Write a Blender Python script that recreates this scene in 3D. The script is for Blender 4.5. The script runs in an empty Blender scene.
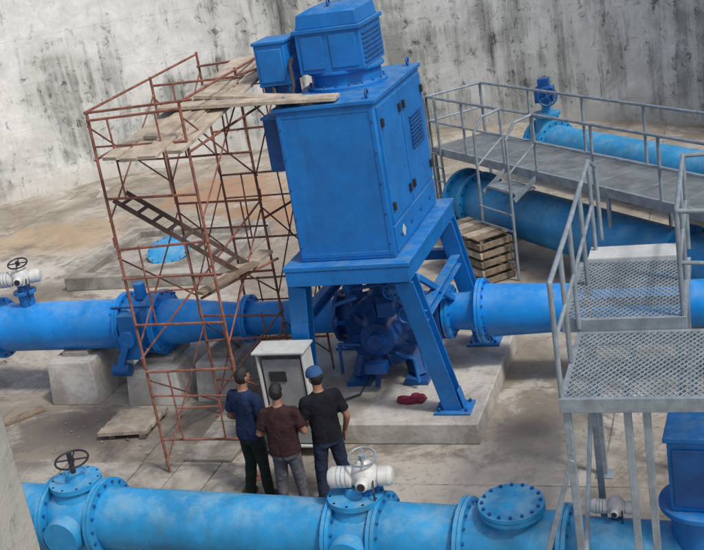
import bpy, bmesh, math, random
from mathutils import Vector, Matrix, kdtree, noise
random.seed(7)
V=Vector
scene=bpy.context.scene
# ---------------------------------------------------------------- materials
def N(nt,t,**k):
    n=nt.nodes.new(t)
    for a,b in k.items(): setattr(n,a,b)
    return n
def base_mat(name):
    m=bpy.data.materials.new(name); m.use_nodes=True
    nt=m.node_tree; b=nt.nodes["Principled BSDF"]
    return m,nt,b
def rgb(c): return (c[0],c[1],c[2],1)
def mixc(nt,fac,c1,c2,blend='MIX'):
    n=N(nt,"ShaderNodeMix",data_type='RGBA',blend_type=blend)
    for i,s in ((0,fac),(6,c1),(7,c2)):
        if isinstance(s,bpy.types.NodeSocket): nt.links.new(s,n.inputs[i])
        elif isinstance(s,(int,float)): n.inputs[i].default_value=s
        else: n.inputs[i].default_value=rgb(s)
    return n.outputs[2]
def noi(nt,vec,scale,detail=5,rough=.6,dist=0):
    n=N(nt,"ShaderNodeTexNoise"); n.inputs["Scale"].default_value=scale; n.inputs["Detail"].default_value=min(detail,6)
    n.inputs["Roughness"].default_value=rough; n.inputs["Distortion"].default_value=dist
    nt.links.new(vec,n.inputs["Vector"]); return n.outputs[0]
def ramp(nt,s,a,b,lo=0.,hi=1.):
    n=N(nt,"ShaderNodeMapRange"); nt.links.new(s,n.inputs[0]); n.interpolation_type='SMOOTHSTEP'
    n.inputs[1].default_value=a;n.inputs[2].default_value=b;n.inputs[3].default_value=lo;n.inputs[4].default_value=hi
    return n.outputs[0]
def mth(nt,op,a,b=None):
    n=N(nt,"ShaderNodeMath",operation=op)
    for i,s in enumerate((a,b)):
        if s is None: continue
        if isinstance(s,(int,float)): n.inputs[i].default_value=s
        else: nt.links.new(s,n.inputs[i])
    return n.outputs[0]
def bump(nt,b,h,st,dist=.02):
    n=N(nt,"ShaderNodeBump"); n.inputs["Strength"].default_value=st; n.inputs["Distance"].default_value=dist
    nt.links.new(h,n.inputs["Height"]); nt.links.new(n.outputs[0],b.inputs["Normal"])
def mat(name,col,rough=.6,metal=0,var=.25,scale=4,dust=0.,dustcol=(.30,.27,.22),bmp=.15,bs=40,spots=None,chip=None):
    m,nt,b=base_mat(name)
    tc=N(nt,"ShaderNodeTexCoord").outputs["Object"]
    n1=noi(nt,tc,scale,5); n2=noi(nt,tc,scale*9,3)
    c=mixc(nt,ramp(nt,n1,.3,.7),[x*(1-var) for x in col],[min(1,x*(1+var)) for x in col])
    c=mixc(nt,ramp(nt,n2,.45,.75,0,.3),c,[x*.6 for x in col])
    if spots: c=mixc(nt,ramp(nt,noi(nt,tc,scale*3,6,.7),.58,.68,0,.8),c,spots)
    if chip: 
        mp=N(nt,"ShaderNodeMapping"); mp.inputs["Scale"].default_value=(5,5,.7); nt.links.new(tc,mp.inputs[0])
        c=mixc(nt,ramp(nt,noi(nt,mp.outputs[0],1.3,5,.75),.52,.74,0,.55),c,chip)
    if dust>0:
        g=N(nt,"ShaderNodeNewGeometry"); s=N(nt,"ShaderNodeSeparateXYZ"); nt.links.new(g.outputs["Normal"],s.inputs[0])
        up=ramp(nt,s.outputs[2],.2,1.,0.08,1.)
        dn=ramp(nt,noi(nt,tc,scale*2.3,6,.7),.38,.68,.1,1.)
        c=mixc(nt,mth(nt,'MULTIPLY',mth(nt,'MULTIPLY',up,dn),dust),c,dustcol)
    nt.links.new(c,b.inputs["Base Color"]); b.inputs["Metallic"].default_value=metal
    nt.links.new(ramp(nt,n2,.35,.7,max(.05,rough-.08),min(1,rough+.18)),b.inputs["Roughness"])
    if bmp: bump(nt,b,noi(nt,tc,bs,3),bmp,.01)
    return m
BLUE=mat("blue_paint",(.003,.150,.47),.42,0,.16,2.0,.50,(.16,.28,.38),.06,25,chip=(.006,.085,.27))
BLUEB=mat("blue_pipe_paint",(.003,.225,.66),.34,0,.15,1.6,.40,(.24,.42,.55),.05,20,chip=(.006,.15,.45))
BLUEF=mat("faded_blue_paint",(.010,.235,.50),.46,0,.22,1.7,.6,(.22,.38,.47),.10,20,chip=(.05,.15,.24))
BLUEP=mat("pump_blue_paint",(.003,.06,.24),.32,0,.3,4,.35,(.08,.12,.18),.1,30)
BLUED=mat("dark_blue_paint",(.004,.075,.26),.42,0,.25,4,.3,(.12,.14,.18),.08)
GALV=mat("galvanised_steel",(.26,.31,.35),.5,.3,.22,6,.15,bmp=.1,spots=(.17,.21,.23))
GALVD=mat("walkway_plate",(.13,.155,.17),.75,.1,.3,3,.45,(.22,.22,.21))
GRATE=mat("steel_grating",(.25,.30,.34),.6,.2,.2,6)
RUST=mat("rusty_scaffold_tube",(.22,.085,.060),.8,.0,.4,9,.0,bmp=.2,spots=(.28,.20,.17))
LADM=mat("brown_ladder_steel",(.085,.055,.045),.8,.0,.35,9,.1,bmp=.2)
WOOD=mat("weathered_wood",(.40,.34,.265),.85,0,.3,5,.2,bmp=.3,bs=60,chip=(.18,.145,.11))
WOODD=mat("dark_wood",(.20,.155,.11),.85,0,.35,6,.1,bmp=.3)
WHITE=mat("grey_white_enamel",(.58,.59,.575),.45,0,.14,5,.3,spots=(.42,.41,.37))
CABG=mat("cabinet_grey",(.50,.525,.52),.5,0,.08,3,.3,spots=(.42,.43,.41))
DARK=mat("dark_rubber",(.025,.025,.028),.6,0,.2,6)
STEEL=mat("bolt_steel",(.10,.16,.26),.5,.3,.2,8)
BLACKM=mat("black_iron",(.03,.03,.035),.5,.3,.2,8)
REDC=mat("maroon_cloth",(.20,.02,.05),.9,0,.3,8)
def conc(name,col,dark,sc=1.2):
    m,nt,b=base_mat(name); tc=N(nt,"ShaderNodeTexCoord").outputs["Object"]
    n1=noi(nt,tc,sc,6,.65,.4); n2=noi(nt,tc,sc*8,6,.7)
    c=mixc(nt,ramp(nt,n1,.36,.64),dark,col); c=mixc(nt,ramp(nt,n2,.50,.70,0,.65),c,[x*.5 for x in col])
    nt.links.new(c,b.inputs["Base Color"]); b.inputs["Roughness"].default_value=.9
    bump(nt,b,n2,.45,.02); return m
CONC=conc("concrete",(.38,.365,.33),(.19,.175,.15),1.6)
CONCL=conc("pale_concrete",(.49,.475,.44),(.27,.25,.22),1.4)
CONCN=conc("pillar_concrete",(.36,.36,.33),(.27,.27,.25),1.8)
SLAB=conc("slab_concrete",(.36,.34,.30),(.17,.155,.13),2.4)
def ground_mat():
    m,nt,b=base_mat("pit_floor_concrete"); tc=N(nt,"ShaderNodeTexCoord").outputs["Object"]
    n1=noi(nt,tc,.28,6,.62,.6); n2=noi(nt,tc,1.3,6,.7,.3); n3=noi(nt,tc,9,5,.75); n4=noi(nt,tc,.55,6,.7,1.2)
    c=mixc(nt,ramp(nt,n1,.38,.62),(.25,.215,.17),(.42,.39,.335))
    c=mixc(nt,ramp(nt,n2,.50,.66,0,.75),c,(.18,.16,.13))
    c=mixc(nt,ramp(nt,n4,.53,.62,0,.6),c,(.12,.105,.09))
    c=mixc(nt,ramp(nt,noi(nt,tc,.9,6,.65,.8),.56,.66,0,.75),c,(.48,.455,.41))
    c=mixc(nt,ramp(nt,n3,.52,.68,0,.6),c,(.12,.11,.09))
    def spot(x,y,r,col,amt,c,yr=1.):
        mp=N(nt,"ShaderNodeMapping"); mp.inputs["Location"].default_value=(-x/r,-y/(r*yr),0); mp.inputs["Scale"].default_value=(1/r,1/(r*yr),1/r)
        nt.links.new(tc,mp.inputs[0])
        ln=N(nt,"ShaderNodeVectorMath",operation='LENGTH'); nt.links.new(mp.outputs[0],ln.inputs[0])
        d=mth(nt,'ADD',ln.outputs["Value"],mth(nt,'MULTIPLY',mth(nt,'SUBTRACT',n2,.5),2.6))
        return mixc(nt,ramp(nt,d,.35,.95,amt,0.),c,col)
    c=spot(-11.5,5.5,3.5,(.50,.47,.43),.75,c,.7)
    c=spot(-7.5,11.5,2.6,(.33,.19,.10),.8,c,.8)
    c=spot(-5.0,9.5,2.0,(.30,.17,.09),.85,c)
    c=spot(-11,8.5,3.2,(.40,.28,.16),.6,c,.5)
    c=spot(-9.5,-.8,2.8,(.50,.48,.45),.75,c,.6)
    c=spot(-2.8,2.6,2.0,(.11,.085,.065),.85,c)
    c=spot(-2.2,-.8,1.4,(.09,.075,.06),.8,c)
    c=spot(-9.3,4.2,1.6,(.13,.11,.09),.75,c)
    c=spot(2.5,2.6,1.5,(.44,.42,.38),.6,c)
    c=spot(2.4,-2.9,1.5,(.40,.37,.32),.6,c)
    c=spot(-4.8,-1.3,1.5,(.12,.105,.09),.8,c,.7)
    c=spot(-.6,-2.5,1.3,(.12,.11,.10),.65,c,.6)
    c=spot(2.2,-1.2,.8,(.15,.135,.11),.6,c,1.8)
    br=N(nt,"ShaderNodeTexBrick"); br.offset=0; br.inputs["Scale"].default_value=1; br.inputs["Mortar Size"].default_value=.012
    br.inputs["Brick Width"].default_value=3.1; br.inputs["Row Height"].default_value=2.6
    nt.links.new(tc,br.inputs["Vector"])
    c=mixc(nt,mth(nt,'MULTIPLY',br.outputs["Fac"],ramp(nt,n2,.4,.6,.15,.75)),c,(.07,.06,.05))
    nt.links.new(c,b.inputs["Base Color"])
    nt.links.new(ramp(nt,n4,.5,.64,.9,.35),b.inputs["Roughness"])
    bump(nt,b,n3,.5,.02); return m
GROUND=ground_mat()
def wall_mat():
    m,nt,b=base_mat("stained_wall_concrete"); uv=N(nt,"ShaderNodeTexCoord").outputs["UV"]
    def mp(sx,sy):
        k=N(nt,"ShaderNodeMapping"); k.inputs["Scale"].default_value=(sx,sy,1); nt.links.new(uv,k.inputs[0]); return k.outputs[0]
    st=noi(nt,mp(1.5,.15),1,6,.72,.35); st2=noi(nt,mp(5,.35),1,6,.78,.3); big=noi(nt,mp(.22,.30),1,5,.6,.8); fl=noi(nt,mp(1.6,1.8),1,6,.75,.3)
    sp=noi(nt,mp(3.6,3.2),1,6,.80,.5)
    c=mixc(nt,ramp(nt,fl,.3,.7),(.56,.57,.55),(.75,.765,.755))
    c=mixc(nt,ramp(nt,big,.40,.66,0,.65),c,(.40,.425,.39))
    a=mth(nt,'ADD',mth(nt,'MULTIPLY',st,.60),mth(nt,'ADD',mth(nt,'MULTIPLY',big,.50),mth(nt,'MULTIPLY',fl,.28)))
    c=mixc(nt,ramp(nt,a,.66,.80,0,.75),c,(.20,.21,.195))
    c=mixc(nt,mth(nt,'MULTIPLY',ramp(nt,st2,.50,.66),ramp(nt,a,.66,.80,0,.9)),c,(.055,.06,.057))
    c=mixc(nt,mth(nt,'MULTIPLY',ramp(nt,sp,.54,.64),ramp(nt,a,.60,.74,.12,.9)),c,(.065,.07,.066))
    s=N(nt,"ShaderNodeSeparateXYZ"); nt.links.new(uv,s.inputs[0])
    lo=ramp(nt,mth(nt,'ADD',s.outputs[1],mth(nt,'MULTIPLY',fl,1.4)),.7,1.5,.6,0)
    c=mixc(nt,lo,c,(.52,.50,.45))
    fr=mth(nt,'FRACT',mth(nt,'MULTIPLY',s.outputs[1],1/1.22)); jn=ramp(nt,mth(nt,'ABSOLUTE',mth(nt,'SUBTRACT',fr,.5)),.0,.010,.3,0)
    c=mixc(nt,jn,c,(.22,.22,.21))
    nt.links.new(c,b.inputs["Base Color"]); b.inputs["Roughness"].default_value=.92
    bump(nt,b,fl,.4,.03); return m
WALL=wall_mat()
GRASS=mat("embankment_earth",(.10,.12,.05),.95,0,.4,1.5)
# ---------------------------------------------------------------- builder
def perp(d):
    d=d.normalized(); a=V((0,0,1)) if abs(d.z)<.9 else V((0,1,0))
    x=a.cross(d).normalized(); return x,d.cross(x).normalized()
class B:
    def __init__(s,*mats): s.bm=bmesh.new(); s.mats=list(mats)
    def mi(s,m):
        if m not in s.mats: s.mats.append(m)
        return s.mats.index(m)
    def rings(s,rs,m,cap=True,close=True):
        i=s.mi(m); vs=[[s.bm.verts.new(p) for p in r] for r in rs]
        for a,b in zip(vs,vs[1:]):
            n=len(a)
            for k in range(n):
                f=s.bm.faces.new((a[k],a[(k+1)%n],b[(k+1)%n],b[k])); f.material_index=i
        if cap:
            for r,fl in ((vs[0],True),(vs[-1],False)):
                f=s.bm.faces.new(r[::-1] if fl else r); f.material_index=i
    def lathe(s,o,d,prof,m,seg=40):
        o=V(o); d=V(d).normalized(); x,y=perp(d); rs=[]
        for t,r in prof:
            r=max(r,.0008)
            rs.append([o+d*t+(x*math.cos(a)+y*math.sin(a))*r for a in [2*math.pi*k/seg for k in range(seg)]])
        s.rings(rs,m)
    def cyl(s,a,b,r,m,r2=None,seg=10):
        a=V(a);b=V(b); s.lathe(a,b-a,[(0,r),((b-a).length,r if r2 is None else r2)],m,seg)
    def path(s,pts,r,m,seg=8):
        pts=[V(p) for p in pts]
        for a,b in zip(pts,pts[1:]): s.cyl(a,b,r,m,seg=seg)
        for p in pts[1:-1]: s.ball(p,(r*1.02,)*3,m,seg,5)
    def ball(s,c,rad,m,seg=12,lat=8):
        c=V(c); rs=[]
        for j in range(lat+1):
            t=-math.pi/2+math.pi*j/lat; cr=max(math.cos(t),.01)
            rs.append([c+V((rad[0]*cr*math.cos(a),rad[1]*cr*math.sin(a),rad[2]*math.sin(t))) for a in [2*math.pi*k/seg for k in range(seg)]])
        s.rings(rs,m)
    def box(s,lo,hi,m,rot=0,piv=None):
        c=[(a+b)/2 for a,b in zip(lo,hi)]; h=[(b-a)/2 for a,b in zip(lo,hi)]
        s.obox(c,(V((1,0,0)),V((0,1,0)),V((0,0,1))),h,m,rot)
    def obox(s,c,ax,h,m,rot=0):
        c=V(c)
        if rot:
            R=Matrix.Rotation(rot,3,'Z'); ax=[R@a for a in ax]
        q=[(-1,-1),(1,-1),(1,1),(-1,1)]
        s.rings([[c+ax[0]*(h[0]*i)+ax[1]*(h[1]*j)+ax[2]*(h[2]*k) for i,j in q] for k in (-1,1)],m)
    def beam(s,a,b,w,h,m,up=None):
        a=V(a);b=V(b);d=(b-a); L=d.length; d.normalize()
        up=V(up) if up else (V((0,0,1)) if abs(d.z)<.95 else V((0,1,0)))
        x=d.cross(up).normalized(); y=x.cross(d).normalized()
        s.obox((a+b)/2,(x,y,d),(w/2,h/2,L/2),m)
    def torus(s,c,n,R,r,m,seg=28,s2=7):
        c=V(c);n=V(n).normalized();x,y=perp(n);i=s.mi(m);g=[]
        for k in range(seg):
            a=2*math.pi*k/seg; e=x*math.cos(a)+y*math.sin(a)
            g.append([s.bm.verts.new(c+e*(R+r*math.cos(t))+n*(r*math.sin(t))) for t in [2*math.pi*j/s2 for j in range(s2)]])
        for k in range(seg):
            for j in range(s2):
                f=s.bm.faces.new((g[k][j],g[(k+1)%seg][j],g[(k+1)%seg][(j+1)%s2],g[k][(j+1)%s2])); f.material_index=i
    def wheel(s,c,n,R,m,r=.012,sp=4):
        s.torus(c,n,R,r,m); x,y=perp(V(n)); c=V(c)
        for k in range(sp):
            a=2*math.pi*k/sp+.4; s.cyl(c,c+(x*math.cos(a)+y*math.sin(a))*R,r*.8,m,seg=6)
        s.cyl(c-V(n).normalized()*.03,c+V(n).normalized()*.03,r*2.4,m)
    def bolts(s,o,d,t,R,n,m,r=.017,L=.03):
        o=V(o);d=V(d).normalized();x,y=perp(d)
        for k in range(n):
            a=2*math.pi*(k+.5)/n; p=o+d*t+(x*math.cos(a)+y*math.sin(a))*R
            s.cyl(p-d*L,p+d*L,r,m,seg=6)
    def flange(s,o,d,t,r,R,m,bm=None,w=.045,n=18):
        s.lathe(o,d,[(t-w,r*.98),(t-w,R),(t-.004,R),(t-.004,R-.015),(t+.004,R-.015),(t+.004,R),(t+w,R),(t+w,r*.98)],m,44)
        s.bolts(o,d,t,R-.045,n,bm or m,L=w+.025)
    def done(s,name,bev=0,ang=35,smooth=True,parent=None):
        bmesh.ops.recalc_face_normals(s.bm,faces=s.bm.faces[:])
        me=bpy.data.meshes.new(name); s.bm.to_mesh(me); s.bm.free()
        for m in s.mats: me.materials.append(m)
        if smooth:
            me.polygons.foreach_set("use_smooth",[True]*len(me.polygons)); me.set_sharp_from_angle(angle=math.radians(ang))
        ob=bpy.data.objects.new(name,me); scene.collection.objects.link(ob)
        if bev:
            md=ob.modifiers.new("bev",'BEVEL'); md.width=bev; md.segments=2; md.limit_method='ANGLE'; md.angle_limit=math.radians(50)
        if parent: ob.parent=parent
        return ob
def empty(name):
    e=bpy.data.objects.new(name,None); scene.collection.objects.link(e); return e
# ---------------------------------------------------------------- people (built first)
SKIN=mat("skin",(.26,.13,.08),.55,0,.1,20,bmp=.02); HAIR=mat("black_hair",(.010,.009,.009),.6,0,.3,60,bmp=.5,bs=200); SHOE=mat("shoe_leather",(.03,.025,.022),.6)
EYEW=mat("eye_white",(.6,.58,.55),.3); LIP=mat("lip",(.22,.08,.07),.5)
def clothmat(n,c):
    m,nt,b_=base_mat(n); tc=N(nt,"ShaderNodeTexCoord").outputs["Object"]
    w=noi(nt,tc,6,3,.6,1.0); c_=mixc(nt,ramp(nt,w,.3,.7),[x*.75 for x in c],[x*1.25 for x in c]); nt.links.new(c_,b_.inputs["Base Color"])
    b_.inputs["Roughness"].default_value=.95; b_.inputs["Specular IOR Level"].default_value=.2; bump(nt,b_,w,.6,.04); return m
def tubeR(pts,rad,seg=18):
    pts=[V(p) for p in pts]; out=[]; px=None
    for i,p in enumerate(pts):
        d=(pts[min(i+1,len(pts)-1)]-pts[max(i-1,0)]).normalized()
        if px is None: px,_=perp(d)
        x=(px-d*px.dot(d)).normalized(); y=d.cross(x); px=x
        ra=rad[i]; ra=(ra,ra) if isinstance(ra,(int,float)) else ra
        out.append([p+x*(ra[0]*math.cos(t))+y*(ra[1]*math.sin(t)) for t in [2*math.pi*k/seg for k in range(seg)]])
    return out
def dens(pts,rad,n=6):
    P=[];Rr=[]
    for i in range(len(pts)-1):
        for k in range(n):
            t=k/n; P.append(V(pts[i]).lerp(V(pts[i+1]),t)); a,c=rad[i],rad[i+1]
            Rr.append(tuple(u*(1-t)+v*t for u,v in zip(a,c)) if isinstance(a,tuple) else a*(1-t)+c*t)
    P.append(V(pts[-1]));Rr.append(rad[-1]); return P,Rr
def remeshed(bb,vox,smooth=4):
    bmesh.ops.recalc_face_normals(bb.bm,faces=bb.bm.faces[:])
    me=bpy.data.meshes.new("t"); bb.bm.to_mesh(me); bb.bm.free()
    ob=bpy.data.objects.new("t",me); scene.collection.objects.link(ob)
    md=ob.modifiers.new("r",'REMESH'); md.mode='VOXEL'; md.voxel_size=vox
    if smooth:
        s=ob.modifiers.new("s",'SMOOTH'); s.iterations=smooth; s.factor=.5
    dg=bpy.context.evaluated_depsgraph_get(); me2=bpy.data.meshes.new_from_object(ob.evaluated_get(dg))
    bpy.data.objects.remove(ob); return me2
def human(name,pos,head,H,shirt,pants,LA,RA,LL,RL,lean=0.,headyaw=0,headpitch=0,cap=None,wide=1.):
    root=empty(name)
    segs=[]
    W_=wide
    L=lambda p:V((p[0],p[1]+max(0,p[2]-.95)*lean,p[2]))
    tor=[((0,0,.85),(.172*W_,.125*W_)),((0,0,.90),(.178*W_,.13*W_)),((0,0,1.0),(.170*W_,.125*W_)),((0,.0,1.12),(.163*W_,.118*W_)),((0,.0,1.25),(.178*W_,.122*W_)),((0,-.005,1.35),(.187,.118)),((0,-.01,1.41),(.165,.10)),((0,-.01,1.455),(.11,.078)),((0,-.005,1.475),(.07,.065))]
    segs.append((0,[L(p) for p,_ in tor],[r_ for _,r_ in tor],'ell'))
    segs.append((2,[L((0,-.01,1.42)),L((0,.005,1.50)),L((0,.02,1.58))],[.060,.055,.055],''))
    for sg,A in ((-1,LA),(1,RA)):
        sh=V((sg*.185,-.005,1.385)); el=V(A[0]); wr=V(A[1]); el.x*=sg; wr.x*=sg
        se=sh.lerp(el,.72)
        segs.append((0,[L((sg*.10,-.005,1.38)),L(sh),L(sh.lerp(el,.3)),L(se)],[.075,.074,.070,.072],''))
        segs.append((2,[L(sh.lerp(el,.5)),L(el),L(el.lerp(wr,.3)),L(wr)],[.046,.041,.041,.027],''))
    segs.append((1,[V((0,0,.80)),V((0,0,.88)),V((0,0,.97))],[(.155*W_,.12*W_),(.165*W_,.122*W_),(.155*W_,.115*W_)],'ell'))
    for sg,K in ((-1,LL),(1,RL)):
        kn=V(K[0]);an=V(K[1]); kn.x*=sg; an.x*=sg
        hp=V((sg*.085,0,.88)); 
        segs.append((1,[hp,hp.lerp(kn,.5),kn,kn.lerp(an,.45),an+V((0,0,-.02))],[.100,.090,.074,.070,.064],''))
        toe=K[2]
        segs.append((3,[an+V((-toe[0]*.35,-toe[1]*.35,-.035)),an+V((0,0,-.03)),an+V((toe[0]*.5,toe[1]*.5,-.04)),an+V((toe[0],toe[1],-.052))],[.036,.046,.043,.030],''))
    bb=B(SKIN); kd_pts=[]
    for lab,P,Rr,kind in segs:
        if kind=='ell':
            P2,R2=dens(P,Rr,4)
            rs=[[p+V((r_[0]*math.copysign(abs(math.cos(t))**.85,math.cos(t)),r_[1]*math.copysign(abs(math.sin(t))**.9,math.sin(t)),0)) for t in [2*math.pi*k/24 for k in range(24)]] for p,r_ in zip(P2,R2)]
        else:
            P2,R2=dens(P,Rr,6); rs=tubeR(P2,R2)
        bb.rings(rs,SKIN)
        for ring in rs:
            for p in ring: kd_pts.append((p,lab))
    me=remeshed(bb,.013,4)
    kd=kdtree.KDTree(len(kd_pts))
    for i,(p,l) in enumerate(kd_pts): kd.insert(p,i)
    kd.balance()
    me.materials.clear()
    for m_ in (shirt,pants,SKIN,SHOE): me.materials.append(m_)
    for f in me.polygons:
        l=kd_pts[kd.find(f.center)[1]][1]
        if l==1 and f.center.z>.865: l=0
        if l==0 and f.center.z<.865: l=1
        f.material_index=l; f.use_smooth=True
    for v in me.vertices:
        z=v.co.z
        k=noise.noise(V((v.co.x*9+pos[0]*7,v.co.y*9,z*5)))*.014+noise.noise(v.co*22)*.005
        if .12<z<1.36 and abs(v.co.x)<.23: v.co+=v.normal*k
    body=bpy.data.objects.new("body",me); scene.collection.objects.link(body); body.parent=root
    hb=bmesh.new(); bmesh.ops.create_uvsphere(hb,u_segments=40,v_segments=28,radius=1)
    hm=bpy.data.meshes.new("head")
    for v in hb.verts:
        x,y,z=v.co; hair=(z>.50) or (y<.15-.5*max(0,-z) and z>-.55 and y<.1)
        X,Y,Z=x*.076,y*.096,z*.122
        if z<0: X*=1-.32*(-z)**1.6; Y=Y*(1-.12*(-z)) + (.012*(-z) if y>0 else .018*(-z)**1.2)
        if y>.75 and abs(x)<.5: Y-=.004
        if y>.6: Y+=.022*math.exp(-(x/.14)**2)*math.exp(-((z+.16)/.13)**2)+.008*math.exp(-(x/.12)**2)*math.exp(-((z-.05)/.15)**2)
        if y>.5: Y-=.009*(math.exp(-((abs(x)-.36)/.14)**2))*math.exp(-((z-.04)/.10)**2); Y+=.005*math.exp(-(x/.25)**2)*math.exp(-((z+.45)/.06)**2)
        if hair:
            k=1.10+.10*noise.noise(V((x,y,z))*6); X*=k;Y*=k;Z*=1.07
        v.co=(X,Y,Z)
    for f in hb.faces:
        c=f.calc_center_median(); x,y,z=c.x/.076,c.y/.096,c.z/.122
        f.material_index=1 if ((z>.50) or (y<.12-.5*max(0,-z) and z>-.72)) else 0; f.smooth=True
        if f.material_index==0 and y>.8 and abs(x)<.3 and -.50<z<-.40: f.material_index=2
    hb.to_mesh(hm); hb.free()
    for m_ in (SKIN,HAIR,LIP): hm.materials.append(m_)
    ho=bpy.data.objects.new("head",hm); scene.collection.objects.link(ho)
    hp=L((0,.025,1.635)); Mh=Matrix.Translation(hp)@Matrix.Rotation(headyaw,4,'Z')@Matrix.Rotation(headpitch,4,'X'); ho.matrix_world=Mh
    bb=B(SKIN,HAIR,EYEW)
    for sg in (-1,1):
        bb.ball((sg*.080,-.004,-.012),(.010,.020,.032),SKIN,12,8); bb.ball((sg*.027,.079,.005),(.014,.009,.008),EYEW,12,8); bb.ball((sg*.027,.086,.005),(.006,.004,.006),HAIR,8,6)
        bb.ball((sg*.028,.088,.024),(.018,.005,.004),HAIR,8,6)
    if cap:
        bb.lathe((0,-.002,.025),(0,0,1),[(0,.0),(0,.100),(.035,.100),(.07,.090),(.095,.070),(.112,.035),(.117,0)],cap,30)
        n_=12; r1=[];r2=[]
        for k in range(n_+1):
            t=math.pi*(.18+.64*k/n_); r1.append(V((.09*math.cos(t),.088*math.sin(t),.042))); r2.append(V((.085*math.cos(t),.088*math.sin(t)+.075*math.sin(math.pi*k/n_)**.6+.001,.030)))
        bb.rings([r1+[q-V((0,0,.006)) for q in r1[::-1]],r2+[q-V((0,0,.006)) for q in r2[::-1]]],cap)
    fo=bb.done("face_details"); fo.parent=ho; ho.parent=root
    for sg,A in ((-1,LA),(1,RA)):
        el=V(A[0]); wr=V(A[1]); el.x*=sg; wr.x*=sg; el=L(el); wr=L(wr); d=(wr-el).normalized()
        side=V((0,1,0)) if abs(d.z)>.6 else V((-sg,0,0)); side=(side-d*side.dot(d)).normalized(); nrm=d.cross(side)*(1 if sg>0 else -1)
        hb2=B(SKIN)
        P,Rr=dens([wr-d*.03,wr+d*.01,wr+d*.045,wr+d*.09],[.026,.025,.024,.022],3)
        rs=[]
        for i,p in enumerate(P):
            t=i/(len(P)-1); wx=.026+.016*min(1,t*1.6); wy=.024-.010*t
            rs.append([p+side*(wx*math.cos(q))+nrm*(wy*math.sin(q)) for q in [2*math.pi*k/16 for k in range(16)]])
        hb2.rings(rs,SKIN)
        for k,(ln,off_) in enumerate(((.070,.030),(.080,.010),(.074,-.010),(.058,-.029))):
            p0=wr+d*.075+side*off_; dd=d.copy(); pts=[p0]; 
            for j,(fr_,ang) in enumerate(((.25,0),(.4,.35),(.33,.5),(.27,.45))):
                dd=(Matrix.Rotation(ang*(1+.1*k),3,side)@dd); 
                if dd.dot(nrm)<0 and j>0: dd=dd-2*nrm*dd.dot(nrm)
                pts.append(pts[-1]+dd*ln*fr_*1.1)
            P2,R2=dens(pts,[.010,.0095,.009,.008,.0065],3); hb2.rings(tubeR(P2,R2,10),SKIN)
        p0=wr+d*.02+side*.022; P2,R2=dens([p0,p0+side*.03+d*.025+nrm*.008,p0+side*.038+d*.055+nrm*.018,p0+side*.034+d*.078+nrm*.024],[.013,.012,.010,.008],3); hb2.rings(tubeR(P2,R2,10),SKIN)
        hme=remeshed(hb2,.0045,2); hme.materials.clear(); hme.materials.append(SKIN)
        for f in hme.polygons: f.use_smooth=True
        h_=bpy.data.objects.new("hand",hme); scene.collection.objects.link(h_); h_.parent=root
    root.location=(pos[0],pos[1],0); root.rotation_euler=(0,0,math.atan2(-head[0],head[1])); s=H/1.75; root.scale=(s,s,s)
NAVY=clothmat("navy_tshirt",(.012,.024,.062)); MAR=clothmat("maroon_tshirt",(.034,.016,.017)); BLK=clothmat("black_tshirt",(.009,.010,.014))
PG=clothmat("dark_green_trousers",(.016,.026,.024)); PGR=clothmat("grey_trousers",(.085,.09,.105)); PJ=clothmat("navy_jeans",(.018,.026,.052)); CAPM=mat("blue_cap_cloth",(.02,.07,.18),.9)
human("standing_man",(-.98,-2.96),(.35,.94),1.74,NAVY,PG,((.27,-.03,1.10),(.21,.17,.98)),((.26,.02,1.10),(.12,.25,1.08)),((.12,.03,.48),(.15,-.04,.085),(-.05,.15)),((.10,.02,.48),(.11,.02,.085),(.03,.16)),.05,-.2,-.15)
human("standing_man",(-.41,-3.28),(-.12,.99),1.68,MAR,PGR,((.29,-.02,1.12),(.12,.20,1.08)),((.29,-.02,1.12),(.12,.22,1.12)),((.12,.02,.48),(.14,-.02,.085),(-.04,.16)),((.11,.02,.48),(.13,0,.085),(.04,.16)),.05,.1,-.3,None,1.14)
human("standing_man",(.04,-3.04),(-.62,.78),1.76,BLK,PJ,((.25,.05,1.10),(.14,.24,1.0)),((.27,-.05,1.09),(.24,.06,.86)),((.13,.04,.48),(.16,.03,.085),(-.04,.16)),((.13,.0,.48),(.19,-.06,.085),(.05,.16)),.04,.25,-.25,CAPM,1.05)
# ---------------------------------------------------------------- setting
b=B(GROUND); n=60; S=90
g=[[b.bm.verts.new((-S+2*S*i/n,-S+2*S*j/n,0)) for j in range(n+1)] for i in range(n+1)]
for i in range(n):
    for j in range(n): b.bm.faces.new((g[i][j],g[i+1][j],g[i+1][j+1],g[i][j+1]))
b.done("ground",smooth=False)
CX,CY,CR,WH=-3.68,1.69,14.9,6.0
bm=bmesh.new(); uvl=bm.loops.layers.uv.new("UVMap")
A0,A1,NS=math.radians(-22),math.radians(214),160
def strip(pts,mi):
    cols=[]
    for k in range(NS+1):
        a=A0+(A1-A0)*k/NS
        cols.append([(bm.verts.new((CX+r*math.cos(a),CY+r*math.sin(a),z)),a*CR,q) for r,z,q in pts])
    for c1,c2 in zip(cols,cols[1:]):
        for j in range(len(pts)-1):
            q=[c1[j],c2[j],c2[j+1],c1[j+1]]
            f=bm.faces.new([x[0] for x in q]); f.material_index=mi; f.smooth=True
            for l,x in zip(f.loops,q): l[uvl].uv=(x[1],x[2])
strip([(CR,0,0),(CR,WH-.2,WH-.2)],0)
strip([(CR,WH-.2,WH-.2),(CR-.06,WH-.2,WH),(CR-.06,WH,WH+.1),(CR+.5,WH,WH+.6),(CR+.5,0,WH+5)],0)
bmesh.ops.recalc_face_normals(bm,faces=bm.faces[:])
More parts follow.
